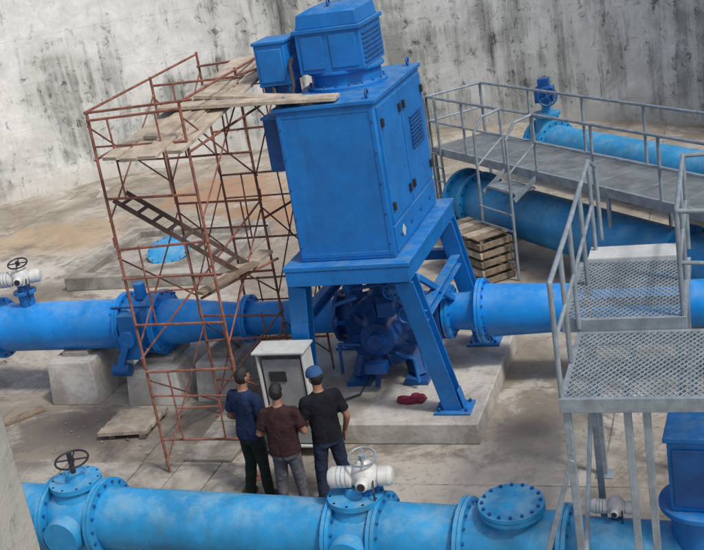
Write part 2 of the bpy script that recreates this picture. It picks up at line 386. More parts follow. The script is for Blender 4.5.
me=bpy.data.meshes.new("concrete_pit_wall"); bm.to_mesh(me); bm.free(); me.materials.append(WALL)
ob=bpy.data.objects.new("concrete_pit_wall",me); scene.collection.objects.link(ob)
b=B(GRASS); rs=[]
for r,z in ((CR+.5,WH-.1),(CR+8,WH+.1),(70,WH+.3)):
    rs.append([b.bm.verts.new((CX+r*math.cos(A0+(A1-A0)*k/80),CY+r*math.sin(A0+(A1-A0)*k/80),z)) for k in range(81)])
for r1,r2 in zip(rs,rs[1:]):
    for k in range(80): b.bm.faces.new((r1[k],r1[k+1],r2[k+1],r2[k]))
b.done("embankment")
b=B(CONCN); b.box((1.50,-11.35,0),(2.01,-10.85,8.2),CONCN,rot=math.radians(6)); b.done("concrete_pillar",.02)
b=B(CONCL); b.box((-1.6,-1.62,0),(1.5,1.3,.30),CONCL); b.done("pump_plinth",.02)
b=B(SLAB)
x=-8.2
while x<-1.7:
    w=.58; dz=random.uniform(0,.02); b.box((x,-3.15,.01),(x+w-.025,-2.25,.06+dz),SLAB,rot=random.uniform(-.015,.015)); x+=w
y=-2.15
while y<-.5: b.box((-2.45,y,.01),(-1.75,y+.52,.06+random.uniform(0,.02)),SLAB,rot=random.uniform(-.03,.03)); y+=.55
b.done("trench_cover_slabs",.008)
b=B(WOOD)
for k in range(4):
    b.obox((-3.72+ .0,-1.42+k*.19,.10),(V((1,0,0)),V((0,1,0)),V((0,0,1))),(.38,.09,.03),WOOD,rot=.12)
b.box((-4.0,-1.5,.01),(-3.9,-.75,.07),WOODD,.12); b.box((-3.5,-1.5,.01),(-3.4,-.75,.07),WOODD,.12)
b.done("wooden_hatch_cover",.006)
b=B(CONC)
X0,X1,Y0,Y1=-8.3,-4.9,4.7,7.9
b.box((X0,Y0,0),(X1,Y0+.3,.28),CONC); b.box((X0,Y1-.3,0),(X1,Y1,.28),CONC)
b.box((X0,Y0+.3,0),(X0+.3,Y1-.3,.28),CONC); b.box((X1-.3,Y0+.3,0),(X1,Y1-.3,.28),CONC)
b.box((X0+.3,Y0+.3,.01),(X1-.3,Y1-.3,.14),SLAB)
b.done("sump_curb",.015)
b=B(BLUEB); b.lathe((-6.60,6.15,.26),(.1,-.40,1),[(0,.0),(0,.46),(.04,.46),(.045,.38),(.06,.3),(.10,.18),(.115,0)],BLUEF,36)
b.bolts((-6.60,6.15,.26),(.1,-.40,1),.02,.42,16,BLUED,L=.035); b.cyl((-6.56,6.5,.12),(-6.56,6.5,.3),.05,BLUED); b.done("blind_flange_cover")
for (x0,x1,y0,y1,h) in ((-5.5,-4.75,-.35,.8,.70),(-4.12,-3.3,-.4,.8,.56),(-3.0,-2.35,-.3,.75,.62),(-8.2,-7.5,-.3,.8,.7)):
    b=B(CONCL); b.rings([[V((x0-e,y0-e,z)),V((x1+e,y0-e,z)),V((x1+e,y1+e,z)),V((x0-e,y1+e,z))] for z,e in ((0,.05),(h-.03,0),(h,-.02))],CONCL)
    b.box((x0+.15,-.12,h-.01),(x1-.15,.52,h+.08),CONC)
    b.done("pipe_support_block",.012)
b=B(WOOD,WOODD,CONC,DARK)
rd=random.Random(3)
for k in range(110):
    cx,cy,sp_=rd.choice(((-4.5,-1.3,1.3),(-2.5,2.5,1.8),(-1.9,-.3,.8),(-7,3.5,2.),(-3,-2,1.6),(-9.5,-1,1.5)))
    x=rd.gauss(cx,sp_*.6); y=rd.gauss(cy,sp_*.5); s_=rd.uniform(.008,.024)
    z=.31 if (-1.6<x<1.5 and -1.62<y<1.3) else .01
    if rd.random()<.75: b.ball((x,y,z+s_*.3),(s_,s_*rd.uniform(.6,1),s_*.6),CONC,6,4)
    else: b.box((x,y,z),(x+rd.uniform(.04,.22),y+.03,z+.015),rd.choice((WOOD,WOODD)),rot=rd.uniform(0,3))
for (x,y,a,l) in ((-3.2,1.5,.3,2.0),(-3.0,1.9,.5,1.6),(-2.2,3.0,-.4,2.4),(-8.7,3.9,.1,2.2),(-1.9,1.6,1.2,1.5),(-5.9,-.9,.9,.9)):
    b.obox((x,y,.03),(V((1,0,0)),V((0,1,0)),V((0,0,1))),(l/2,.08,.02),WOODD,rot=a)
b.done("construction_debris")
b=B(DARK)
b.path([(-.9,-1.8,.03),(-1.4,-1.9,.03),(-1.75,-1.5,.04),(-1.8,-.8,.03),(-1.7,-.2,.03),(-2.1,.4,.03),(-2.0,1.4,.03)],.016,DARK,6)
b.path([(-.6,-1.66,.9),(-.62,-1.4,.7),(-.6,-1.1,.33),(-.3,-.8,.33),(-.2,-.5,.5)],.014,DARK,6)
b.done("electric_cable")
b=B(WHITE)
for k in range(12): 
    x,y=rd.uniform(-.9,1.3),rd.uniform(-1.5,-.6); b.box((x,y,.304),(x+rd.uniform(.03,.10),y+.04,.309),WHITE,rot=rd.uniform(-.1,.1))
b.done("paper_scraps")
# ---------------------------------------------------------------- left pipeline
o=(0,.2,1.1); ax=(1,0,0)
b=B(BLUEB,STEEL)
b.lathe(o,ax,[(-14,.385),(-4.25,.385)],BLUEB,48); b.flange(o,ax,-4.22,.385,.49,BLUEB,BLUED)
b.flange(o,ax,-6.55,.385,.49,BLUEB,BLUED)
b.lathe(o,ax,[(-3.62,.36),(-3.3,.34),(-2.35,.25),(-.8,.25)],BLUEB,44); b.flange(o,ax,-3.62,.35,.50,BLUEB,BLUED,w=.05)
b.flange(o,ax,-2.2,.25,.36,BLUEB,BLUED,n=12)
b.done("suction_pipe")
b=B(BLUE,STEEL)
b.lathe(o,ax,[(-4.17,.3),(-4.17,.43),(-4.05,.43),(-4.0,.39),(-3.86,.39),(-3.82,.45),(-3.68,.45),(-3.68,.3)],BLUE,40)
for a in range(4): 
    t=a*math.pi/2+.7; b.cyl((-4.3,.2+.5*math.cos(t),1.1+.5*math.sin(t)),(-3.55,.2+.5*math.cos(t),1.1+.5*math.sin(t)),.018,BLUED)
b.box((-4.06,-.42,.75),(-3.78,-.22,1.45),BLUE); b.cyl((-3.92,-.5,1.1),(-3.92,-.2,1.1),.13,BLUE,seg=20)
b.beam((-3.95,-.45,1.05),(-4.15,-.48,.62),.12,.1,BLUE); b.cyl((-4.25,-.47,.62),(-3.98,-.47,.62),.10,BLUED,seg=16)
b.cyl((-3.92,.2,1.5),(-3.92,.2,1.75),.09,BLUE,seg=16)
b.done("butterfly_valve",.008)
def actuator(name,p,s=1.0,wheel=True,a=0,blk=False):
    b=B(WHITE,BLACKM); c,sn=math.cos(a),math.sin(a); d=V((c,sn,0)); e=V((-sn,c,0)); P=V(p)
    b.cyl(P,P+V((0,0,.14*s)),.10*s,BLUED,seg=18)
    b.lathe(P+V((0,0,.12*s)),(0,0,1),[(0,.13*s),(.05*s,.15*s),(.18*s,.15*s),(.24*s,.11*s),(.30*s,.06*s)],WHITE,22)
    q=P+V((0,0,.22*s))
    b.lathe(q,d,[(-.42*s,.0),(-.41*s,.09*s),(-.36*s,.12*s),(-.16*s,.12*s),(-.14*s,.09*s),(.14*s,.09*s),(.16*s,.11*s),(.27*s,.11*s),(.31*s,.08*s),(.32*s,0)],WHITE,22)
    for t in (-.30,-.25,-.2): b.torus(q+d*t*s,d,.12*s,.006*s,GALV,24,5)
    b.lathe(q,e*-1,[(.08*s,.07*s),(.22*s,.07*s),(.24*s,.05*s),(.245*s,.0)],WHITE,18); b.cyl(q-e*.24*s,q-e*.252*s,.045*s,BLACKM,seg=16)
    b.path([q-e*.1*s+d*.1*s,q-e*.2*s+d*.12*s-V((0,0,.1*s)),q-e*.15*s+d*.1*s-V((0,0,.35*s))],.012*s,DARK,6)
    if wheel:
        b.cyl(q+V((0,0,.08*s)),q+V((0,0,.26*s)),.02*s,BLACKM); b.wheel(q+V((0,0,.24*s)),V((.1,-.25,1)),.15*s,BLACKM if blk else GALV,.013*s)
    return b.done(name)
b=B(BLUE); b.cyl((-5.95,.2,1.4),(-5.95,.2,1.72),.12,BLUE,seg=20); b.lathe((-5.95,.2,1.68),(0,0,1),[(0,.0),(0,.18),(.04,.18),(.04,0)],BLUE,24); b.done("pipe_branch")
actuator("valve_actuator",(-5.95,.2,1.71),1.0,True,.3,True)
b=B(BLUEB,STEEL)
b.lathe(o,ax,[(.8,.25),(1.15,.27),(1.3,.36),(1.42,.37),(2.9,.31),(8,.31)],BLUEB,44)
b.flange(o,ax,.85,.25,.38,BLUEB,BLUED,n=12); b.flange(o,ax,1.33,.36,.45,BLUEB,BLUED); b.done("discharge_pipe")
# ---------------------------------------------------------------- pump
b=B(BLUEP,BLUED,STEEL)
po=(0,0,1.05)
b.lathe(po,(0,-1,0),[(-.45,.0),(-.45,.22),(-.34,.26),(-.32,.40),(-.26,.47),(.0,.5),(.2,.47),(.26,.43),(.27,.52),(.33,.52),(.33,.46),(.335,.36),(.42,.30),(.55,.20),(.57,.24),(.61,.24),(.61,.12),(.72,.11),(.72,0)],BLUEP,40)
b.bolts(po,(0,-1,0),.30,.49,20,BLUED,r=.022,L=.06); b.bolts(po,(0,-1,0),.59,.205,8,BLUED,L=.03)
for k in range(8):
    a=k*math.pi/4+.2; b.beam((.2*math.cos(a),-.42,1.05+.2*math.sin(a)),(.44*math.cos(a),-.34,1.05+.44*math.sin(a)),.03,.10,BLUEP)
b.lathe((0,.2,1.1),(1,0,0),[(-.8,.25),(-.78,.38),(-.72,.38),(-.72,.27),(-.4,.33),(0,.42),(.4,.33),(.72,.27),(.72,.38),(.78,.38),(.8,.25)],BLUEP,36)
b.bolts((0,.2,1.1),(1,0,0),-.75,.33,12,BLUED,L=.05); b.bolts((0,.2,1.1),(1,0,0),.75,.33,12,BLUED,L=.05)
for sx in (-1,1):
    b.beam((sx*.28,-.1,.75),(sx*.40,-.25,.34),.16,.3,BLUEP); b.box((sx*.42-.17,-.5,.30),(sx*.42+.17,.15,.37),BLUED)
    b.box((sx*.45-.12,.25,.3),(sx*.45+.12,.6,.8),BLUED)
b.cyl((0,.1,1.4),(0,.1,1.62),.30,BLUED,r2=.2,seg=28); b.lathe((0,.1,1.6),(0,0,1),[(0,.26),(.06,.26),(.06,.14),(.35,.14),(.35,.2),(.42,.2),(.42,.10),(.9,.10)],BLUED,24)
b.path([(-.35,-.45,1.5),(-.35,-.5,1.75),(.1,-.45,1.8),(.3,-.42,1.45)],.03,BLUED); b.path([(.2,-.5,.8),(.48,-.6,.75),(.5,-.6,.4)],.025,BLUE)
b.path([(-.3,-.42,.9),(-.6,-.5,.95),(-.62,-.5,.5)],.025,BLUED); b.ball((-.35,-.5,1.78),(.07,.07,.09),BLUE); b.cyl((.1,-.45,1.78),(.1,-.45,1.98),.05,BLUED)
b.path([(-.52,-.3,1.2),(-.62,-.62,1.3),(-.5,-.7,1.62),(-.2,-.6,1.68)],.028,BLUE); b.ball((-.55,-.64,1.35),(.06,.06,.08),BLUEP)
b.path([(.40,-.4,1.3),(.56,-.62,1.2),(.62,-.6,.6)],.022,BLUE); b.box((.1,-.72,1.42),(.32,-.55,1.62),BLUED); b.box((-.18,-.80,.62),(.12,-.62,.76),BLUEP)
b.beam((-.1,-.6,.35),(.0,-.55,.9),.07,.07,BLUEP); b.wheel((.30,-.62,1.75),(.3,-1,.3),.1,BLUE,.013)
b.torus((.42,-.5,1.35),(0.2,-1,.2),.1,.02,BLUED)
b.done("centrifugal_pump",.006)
# ---------------------------------------------------------------- stand
b=B(BLUE)
def ibeam(a,c,w,h,up,t=.025):
    a=V(a);c=V(c);d=(c-a).normalized();up=V(up); x=d.cross(up).normalized(); y=x.cross(d).normalized()
    for k in (-1,1): b.obox((a+c)/2+y*(k*(h/2-t/2)),(x,y,d),(w/2,t/2,(c-a).length/2),BLUE)
    b.obox((a+c)/2,(x,y,d),(t*.6,h/2-t,(c-a).length/2),BLUE)
b.box((-.70,-1.74,2.49),(.95,.88,2.55),BLUE)
for y in (-1.65,.79): b.box((-.68,y-.08,2.29),(.93,y+.08,2.488),BLUE)
for x in (-.60,.85): b.box((x-.08,-1.568,2.29),(x+.08,.708,2.486),BLUE)
tops=[(-.57,-1.58),(.83,-1.58),(.83,.70),(-.57,.70)]; feet=[(-.92,-1.2),(1.12,-1.2),(1.12,.95),(-.92,.95)]
for (tx,ty),(fx,fy) in zip(tops,feet):
    ibeam((tx,ty,2.29),(fx,fy,.32),.24,.24,(0,1,0)) ; b.box((fx-.24,fy-.2,.30),(fx+.24,fy+.2,.335),BLUE)
    for i in (-.18,.18):
        for j in (-.14,.14): b.cyl((fx+i,fy+j,.33),(fx+i,fy+j,.38),.022,BLUED,seg=6)
    for sg in (-1,1): b.beam((fx+sg*.14,fy,.335),(fx+sg*.08,fy,.6),.02,.16,BLUE)
ibeam((.92,-1.40,1.7),(.92,.76,1.7),.14,.16,(0,0,1)); ibeam((-.68,-1.40,1.7),(-.68,.76,1.7),.14,.16,(0,0,1))
b.beam((.98,.8,.9),(.90,-1.3,2.2),.06,.08,BLUE)
b.beam((-.6,.82,1.75),(.85,.82,1.75),.14,.14,BLUE)
b.box((.3,-1.0,2.2),(.75,-.3,2.285),BLUED); b.lathe((0.08,-.3,1.9),(0,0,1),[(0,.28),(.58,.34)],BLUED,24)
b.done("motor_support_stand",.008)
# ---------------------------------------------------------------- motor
mot=empty("vertical_electric_motor")
x0,x1,y0,y1,z0,z1=-.50,.75,-1.56,.66,2.55,4.49
b=B(BLUE); b.box((x0,y0,z0),(x1,y1,z1),BLUE); b.done("housing",.02,parent=mot)
b=B(BLUE,BLUED,BLACKM)
b.box((x0-.03,y0-.03,z1-.01),(x1+.03,y1+.03,z1+.035),BLUE)
for a,c in (((x0+.02,z0+.05),(x0+.07,z1-.05)),((x1-.07,z0+.05),(x1-.02,z1-.05))): b.box((a[0],y0-.008,a[1]),(c[0],y0+.01,c[1]),BLUE)
b.box((x0+.071,y0-.006,z0+.05),(x1-.071,y0+.01,z0+.10),BLUE); b.box((x0+.071,y0-.006,z1-.1),(x1-.071,y0+.01,z1-.05),BLUE)
for zz in [z0+.2+k*.38 for k in range(5)]:
    for xx in (x0+.045,x1-.045): b.cyl((xx,y0-.02,zz),(xx,y0,zz),.014,BLUED,seg=6)
X=x1
b.box((X-.01,y0+.06,z0+.42),(X+.022,y0+1.02,z1-.08),BLUE); b.box((X-.01,y0+1.06,z0+.42),(X+.022,y1-.06,z1-.08),BLUE)
b.box((X-.01,y0+.06,z0+.06),(X+.022,y1-.06,z0+.38),BLUE)
for yy in (y0+.14,y0+.94,y0+1.14,y1-.14):
    for zz in (z0+.62,z1-.28): b.box((X+.02,yy-.03,zz-.05),(X+.055,yy+.03,zz+.05),BLACKM)
for k in range(9): b.obox((X+.035,y1-.58,z1-.50-k*.05),(V((1,0,0)),V((0,1,0)),V((0,0,1))),(.015,.30,.012),BLUED)
for k in range(4): b.cyl((X+.02,y0+.3+k*.5,z0+.22),(X+.035,y0+.3+k*.5,z0+.22),.03,BLUED)
b.obox((X+.026,y0+.42,z0+.22),(V((1,0,0)),V((0,.707,.707)),V((0,-.707,.707))),(.003,.06,.06),CABG)
for xx in (x0+.1,x1-.1):
    for yy in (y0+.12,y1-.12): b.torus((xx,yy,z1+.09),(1,0,0),.05,.014,BLUED,16)
b.box((x0-.26,-1.35,3.70),(x0-.002,-.75,4.36),BLUED); b.box((x0-.28,-1.37,4.36),(x0-.002,-.73,4.39),BLUE)
b.box((x0-.10,-.5,2.7),(x0-.002,.45,4.3),BLUE)
b.done("panels",.006,parent=mot)
b=B(BLUE,BLUED,CABG)
b.lathe((.08,-.35,z1+.03),(0,0,1),[(0,.52),(.05,.52),(.06,.45),(.20,.45),(.21,.5),(.25,.5)],BLUE,40); b.bolts((.08,-.35,z1+.03),(0,0,1),.05,.48,18,BLUED)
b.box((-.36,-.83,z1+.28),(.48,.12,z1+.80),BLUE); b.box((-.39,-.86,z1+.78),(.51,.15,z1+.83),BLUE)
b.rings([[V((-.34+e,-.80+e,z)),V((.46-e,-.80+e,z)),V((.46-e,.09-e,z)),V((-.34+e,.09-e,z))] for z,e in ((z1+.832,0),(z1+1.0,.02),(z1+1.06,.16))],BLUE)
for k in range(7): b.box((.478,-.75,z1+.34+k*.058),(.50,.05,z1+.36+k*.058),BLUED)
b.box((-.30,-.845,z1+.33),(-.01,-.828,z1+.74),BLUE); b.box((.08,-.845,z1+.33),(.42,-.828,z1+.74),BLUE)
for yy in (-.6,-.1): b.torus((.07,yy,z1+1.1),(1,0,0),.05,.014,BLUED,16)
b.done("fan_head",.01,parent=mot)
b=B(BLUE,BLUED)
b.box((-.88,-.95,z1+.20),(-.48,-.45,z1+.72),BLUE); b.box((-.90,-.97,z1+.72),(-.46,-.43,z1+.76),BLUE)
b.box((-.84,-.965,z1+.25),(-.52,-.948,z1+.66),BLUE)
b.box((-.485,-.75,z1+.35),(-.355,-.6,z1+.55),BLUED); b.box((-.85,-.9,z1+.036),(-.50,-.5,z1+.199),BLUED)
b.path([(-.72,-.9,z1+.2),(-.66,-1.05,z1+.05),(-.60,-1.1,z1-.1)],.03,DARK); b.path([(-.45,-.8,z1+.5),(-.42,-.98,z1+.45),(-.38,-1.08,z1+.2),(-.42,-1.15,z1+.04)],.028,DARK)
b.done("terminal_box",.01,parent=mot)
# ---------------------------------------------------------------- foreground pipeline
HD=[]
o=(0,-4.25,.5)
b=B(BLUEF,STEEL)
b.lathe(o,ax,[(-9,.35),(-2.98,.35)],BLUEF,56); b.lathe(o,ax,[(-2.32,.36),(.58,.36)],BLUEF,56); b.lathe(o,ax,[(1.08,.36),(3.0,.36),(3.02,.32),(9,.31)],BLUEF,56)
for s in (-2.98,-2.32): b.flange(o,ax,s,.36,.47,BLUEF,BLUED)
for s in (.59,1.09): b.flange(o,ax,s,.36,.47,BLUEF,BLUED)
b.flange(o,ax,2.0,.36,.46,BLUEF,BLUED); b.flange(o,ax,3.02,.34,.44,BLUEF,BLUED); b.flange(o,ax,4.9,.31,.41,BLUEF,BLUED)
b.lathe((2.5,-4.25,.7),(.0,-.05,1),[(0,.24),(.21,.24),(.21,.33),(.25,.33),(.25,.315),(.26,.315),(.26,.33),(.30,.33),(.30,.22),(.315,.0)],BLUEF,40)
b.bolts((2.5,-4.25,.7),(0,-.05,1),.255,.29,16,BLUED,L=.07)
for x in (-1.5,1.4,-5): b.box((x-.2,-4.5,0),(x+.2,-4.0,.2),CONC)
HD.append(b.done("header_pipe"))
def gvalve(name,x,hw=True):
    b=B(BLUEF,BLACKM)
    b.lathe((x,-4.25,.5),(1,0,0),[(-.28,.36),(-.2,.40),(0,.44),(.2,.40),(.28,.36)],BLUEF,40)
    b.lathe((x,-4.25,.5),(0,0,1),[(.3,.30),(.42,.26),(.44,.27),(.44,.30),(.5,.30),(.5,.12),(.58,.09)],BLUEF,30); b.bolts((x,-4.25,.5),(0,0,1),.47,.27,10,BLUED)
    b.lathe((x,-4.25,.5),(0,-1,0),[(.3,.25),(.50,.22),(.52,.22),(.52,0)],BLUEF,30)
    if hw:
        b.cyl((x,-4.25,1.0),(x,-4.25,1.34),.03,BLACKM); b.wheel((x+.02,-4.25,1.25),(0.05,-.1,1),.19,BLACKM,.013)
    HD.append(b.done(name))
gvalve("gate_valve",-2.65); gvalve("gate_valve",.84,False)
HD.append(actuator("valve_actuator",(.97,-4.22,.98),.95,True,math.radians(8)))
HD.append(actuator("valve_actuator",(3.50,-4.15,.8),.6,False,0))
b=B(BLUE); b.cyl((4.32,-4.25,.7),(4.32,-4.25,1.1),.3,BLUE,seg=28); b.lathe((4.32,-4.25,1.08),(0,0,1),[(0,.4),(.06,.4),(.06,.28)],BLUE,28)
b.box((4.06,-4.5,1.14),(4.68,-4.0,1.85),BLUE); b.box((4.03,-4.53,1.85),(4.71,-3.97,1.90),BLUE); b.box((4.10,-4.53,1.2),(4.58,-4.505,1.78),BLUED); HD.append(b.done("valve_gearbox",.01))
pv=V((-2.6,-4.25,0)); MR=Matrix.Translation(pv)@Matrix.Rotation(math.radians(-3.4),4,'Z')@Matrix.Translation(-pv)
for ob in HD: ob.matrix_world=MR
# ---------------------------------------------------------------- crossover platform (right)
def grating(b,x0,x1,y0,y1,z,m,sp=.052,an=32):
    for sg in (-1,1):
        a=math.radians(90-an)*sg; d=V((math.cos(a),math.sin(a),0)); nn=V((-d.y,d.x,0)); c=V(((x0+x1)/2,(y0+y1)/2,z+sg*.003))
        L=math.hypot(x1-x0,y1-y0)/2; k=int(L/sp)
        for i in range(-k,k+1):
            p=c+nn*(i*sp); t0,t1=-L*1.5,L*1.5
            for lo,hi,pp,dd in ((x0,x1,p.x,d.x),(y0,y1,p.y,d.y)):
                u,v=(lo-pp)/dd,(hi-pp)/dd
                if u>v:u,v=v,u
                t0=max(t0,u);t1=min(t1,v)
            if t1-t0>.02: b.beam(p+d*t0,p+d*t1,.010,.014,m)
def railing(b,pts,h,m,r=.024,mid=True,n=None):
    pts=[V(p) for p in pts]; up=V((0,0,h))
    b.path([p+up for p in pts],r,m,10)
    if mid: b.path([p+up*.52 for p in pts],r*.85,m,8)
    for i,(a,c) in enumerate(zip(pts,pts[1:])):
        k=n or max(1,round((c-a).length/1.2))
        for j in range(k+1):
            if j==0 and i>0: continue
            p=a.lerp(c,j/k); b.cyl(p,p+up,r,m)
    for p in (pts[0],pts[-1]): b.ball(p+up,(r,)*3,m,8,5)
plat=empty("crossover_platform")
b=B(GRATE)
grating(b,3.24,6.4,-5.30,-3.93,2.5,GRATE); grating(b,3.08,4.2,-3.88,-2.3,2.62,GRATE)
b.done("deck_grating",smooth=False,parent=plat)
b=B(GALV)
def fr(x0,x1,y0,y1,z,hh=.12,t=.05):
    b.box((x0,y0,z-hh),(x1,y0+t,z+.012),GALV); b.box((x0,y1-t,z-hh),(x1,y1,z+.012),GALV)
    b.box((x0,y0+t,z-hh),(x0+t,y1-t,z+.010),GALV); b.box((x1-t,y0+t,z-hh),(x1,y1-t,z+.010),GALV)
fr(3.2,6.45,-5.35,-3.9,2.5); fr(3.05,4.23,-3.885,-2.25,2.62)
for x in (3.72,4.3,5.2): b.box((x,-5.3,2.40),(x+.04,-3.95,2.485),GALV)
for y in (-3.3,-2.8): b.box((3.1,y,2.52),(4.18,y+.04,2.605),GALV)
b.box((3.14,-2.24,2.58),(4.14,-1.85,2.66),CABG)
for (x,y,z) in ((3.25,-5.28,2.4),(3.76,-5.25,2.4),(3.92,-5.25,2.4),(4.15,-3.95,2.4),(6.3,-5.25,2.4),(6.3,-4.0,2.4),(3.12,-2.32,2.5),(4.16,-2.32,2.5),(3.30,-3.98,2.4)):
    b.box((x-.032,y-.032,0),(x+.032,y+.032,z),GALV); b.box((x-.1,y-.1,.004),(x+.1,y+.1,.02),GALV)
b.beam((3.25,-5.3,1.9),(2.75,-5.3,.3),.05,.05,GALV); b.beam((3.26,-5.2,.7),(3.30,-4.0,2.0),.04,.04,GALV); b.beam((2.75,-5.3,.0),(2.75,-5.3,.35),.06,.06,GALV)
b.done("frame",.004,parent=plat)
b=B(GALV)
railing(b,[(3.22,-5.3,2.5),(3.22,-3.9,2.55),(3.2,-1.95,2.62)],1.07,GALV,n=2)
b.path([(3.2,-1.95,3.69),(3.25,-1.75,3.57),(3.25,-1.72,2.7)],.024,GALV)
railing(b,[(4.2,-1.95,2.62),(4.2,-3.86,2.62),(6.4,-3.92,2.5)],1.05,GALV,n=2); b.path([(4.2,-1.95,3.67),(4.65,-1.95,3.67),(4.65,-1.95,2.6),(4.65,-1.95,0)],.024,GALV)
b.done("handrail",parent=plat)
# ---------------------------------------------------------------- rear walkway
W=V((-.9,7.0,0)); e=V((.7071,-.7071,0)); nn=V((.7071,.7071,0))
def Q(s,n,z): return W+e*s+nn*n+V((0,0,z))
wk=empty("steel_walkway")
b=B(GALVD,GALV)
def wbox(s0,s1,n0,n1,za,zb,m): b.obox(Q((s0+s1)/2,(n0+n1)/2,(za+zb)/2),(e,nn,V((0,0,1))),((s1-s0)/2,(n1-n0)/2,(zb-za)/2),m)
wbox(0,11,.05,1.25,1.76,1.80,GALVD); wbox(0,11,0,.05,1.66,1.815,GALV); wbox(0,11,1.25,1.30,1.66,1.815,GALV)
for k in range(12): wbox(k*.95,k*.95+.02,.06,1.24,1.79,1.804,GALV)
wbox(2.5,3.35,-.45,-.02,1.50,1.54,GALV)
for s in (2.47,3.38): b.beam(Q(s,-.01,1.7),Q(s,-.5,1.42),.03,.08,GALV)
for s in (0.05,5.2,8): 
    for q in (.03,1.27): b.cyl(Q(s,q,0),Q(s,q,1.7),.035,GALV)
b.done("deck",parent=wk)
b=B(GALV)
railing(b,[Q(0,0.02,1.8),Q(2.45,.02,1.8)],1.0,GALV,r=.026,n=2); railing(b,[Q(3.4,.02,1.8),Q(11,.02,1.8)],1.0,GALV,r=.026,n=5)
railing(b,[Q(0,0.02,1.8),Q(0,1.27,1.8)],1.0,GALV,r=.026,n=1)
railing(b,[Q(0,1.28,1.8),Q(11,1.28,1.8)],1.0,GALV,r=.026,n=7)
for s in (2.45,3.4):
    b.path([Q(s,.02,2.8),Q(s,-.35,2.75),Q(s,-.55,2.5),Q(s,-.6,0)],.026,GALV); b.path([Q(s,.02,2.3),Q(s,-.58,1.9)],.02,GALV)
for k in range(4): b.cyl(Q(2.45,-.6,.3+k*.3),Q(3.4,-.6,.3+k*.3),.016,GALV)
b.cyl(Q(0,-.02,0),Q(0,-.02,2.8),.026,GALV); b.cyl(Q(.35,-.02,0),Q(.35,-.02,2.8),.026,GALV)
for k in range(6): b.cyl(Q(0,-.02,.3+k*.28),Q(.35,-.02,.3+k*.28),.014,GALV)
b.done("handrail",parent=wk)
for nm,s0,nq,z,r in (("rear_pipe",.55,.30,.80,.46),("rear_pipe",-1.6,3.75,.80,.42)):
    b=B(BLUEF,STEEL); P=Q(0,nq,z)
    b.lathe(P,e,[(s0,0),(s0+.001,r),(14,r)],BLUEF,44)
    for t in (s0+.05,s0+.55,s0+6.): b.flange(P,e,t,r,r+.11,BLUEF,BLUED)
    for t in (1.5,5.,8.5): b.obox(P+e*t-V((0,0,z-.2)),(e,nn,V((0,0,1))),(.2,.4,.2),CONC)
    if nq>1:
        b.lathe(P+e*(s0+.3),(0,0,1),[(.3,.3),(.62,.24),(.62,.3),(.7,.3),(.7,.1),(1.0,.08)],BLUEF,24); b.box(*[list(P+e*(s0+.3)+V(q)) for q in ((-.2,-.2,.95),(.2,.2,1.25))],BLUED)
        b.wheel(P+e*(s0+.3)+V((.1,-.3,1.1)),(.2,-1,.1),.2,BLUED,.02); b.box(*[list(P+e*(s0+.3)+V(q)) for q in ((-.12,-.12,1.25),(.12,.12,1.45))],BLUED)
    b.done(nm)
b=B(WOODD,WOOD)
def cbox(s0,s1,n0,n1,za,zb,m=WOODD): b.obox(Q((s0+s1)/2+.72,(n0+n1)/2-.42,(za+zb)/2),(e,nn,V((0,0,1))),((s1-s0)/2,(n1-n0)/2,(zb-za)/2),m)
for k in range(5):
    z=.02+k*.16; cbox(1.1,2.45,-.75,-.70,z,z+.10,WOOD if k%2 else WOODD); cbox(1.1,1.15,-.69,-.12,z,z+.1); cbox(2.4,2.45,-.69,-.12,z,z+.1); cbox(1.1,2.45,-.11,-.07,z,z+.10)
for s in (1.16,1.72,2.33):cbox(s,s+.06,-.69,-.63,0,.82)
for k in range(5): cbox(1.1+k*.27,1.1+k*.27+.22,-.75,-.07,.825,.85,WOOD if k%2 else WOODD)
b.done("wooden_crate",.004)
# ---------------------------------------------------------------- scaffold
b=B(RUST)
ys=[-2.5,-.75,.75]; xa,xb=-2.48,-1.25; lifts=[0,1.63,3.27,4.9]
r=.0165
def T(a,c,rr=r): 
    j=lambda p:V(p)+V([random.uniform(-.025,.025) for _ in range(3)])
    b.cyl(j(a),j(c),rr,RUST,seg=7)
for yi,y in enumerate(ys):
    top=[4.9,4.95,5.0][yi]
    for x in (xa,xb):
        b.cyl((x,y,0),(x+random.uniform(-.03,.03),y+.02,top),r*1.15,RUST,seg=8); b.box((x-.07,y-.07,.003),(x+.07,y+.07,.015),RUST)
        for L in lifts[1:3]: b.cyl((x,y,L-.06),(x,y,L+.06),r*1.6,RUST,seg=8)
    for L,L2 in zip(lifts,lifts[1:]):
        T((xa,y,L2-.08),(xb,y,L2-.08)); T((xa,y,L+.55),(xb,y,L+.55))
        T((xa,y,L2-.45),(xb,y,L2-.45),.013)
        for x,s in ((xa+.3,1),(xb-.3,-1)): T((x,y,L+.55),(x,y,L2-.08),.012)
        if yi==0: T((xa+.3,y,L+1.0),(xb-.3,y,L+1.0),.012)
for y0_,y1_ in zip(ys,ys[1:]):
    for x in (xa,xb):
        for L,L2 in zip(lifts,lifts[1:]):
            T((x,y0_,L+.25),(x,y1_,L2-.2),.011); T((x,y1_,L+.25),(x,y0_,L2-.2),.011)
T((xa,-2.5,4.88),(xb+.15,-2.48,4.9))
for x in (xa,xb): T((x,-2.5,4.3),(x,.75,4.35)); T((x,-2.5,4.88),(x,.75,4.98),.016)
T((xa,-.75,0.3),(xb,-.75,1.6),.013); T((xa,-2.5,1.7),(xb,-.75,3.2),.014)
b.cyl((-.98,.1,0),(-1.0,.1,4.9),r,RUST,seg=8); T((-1.0,.1,4.3),(-1.25,.75,4.3)); T((-1.0,.1,3.0),(-1.25,-.75,2.9)); T((-1.0,.1,4.85),(-1.25,-.75,4.85))
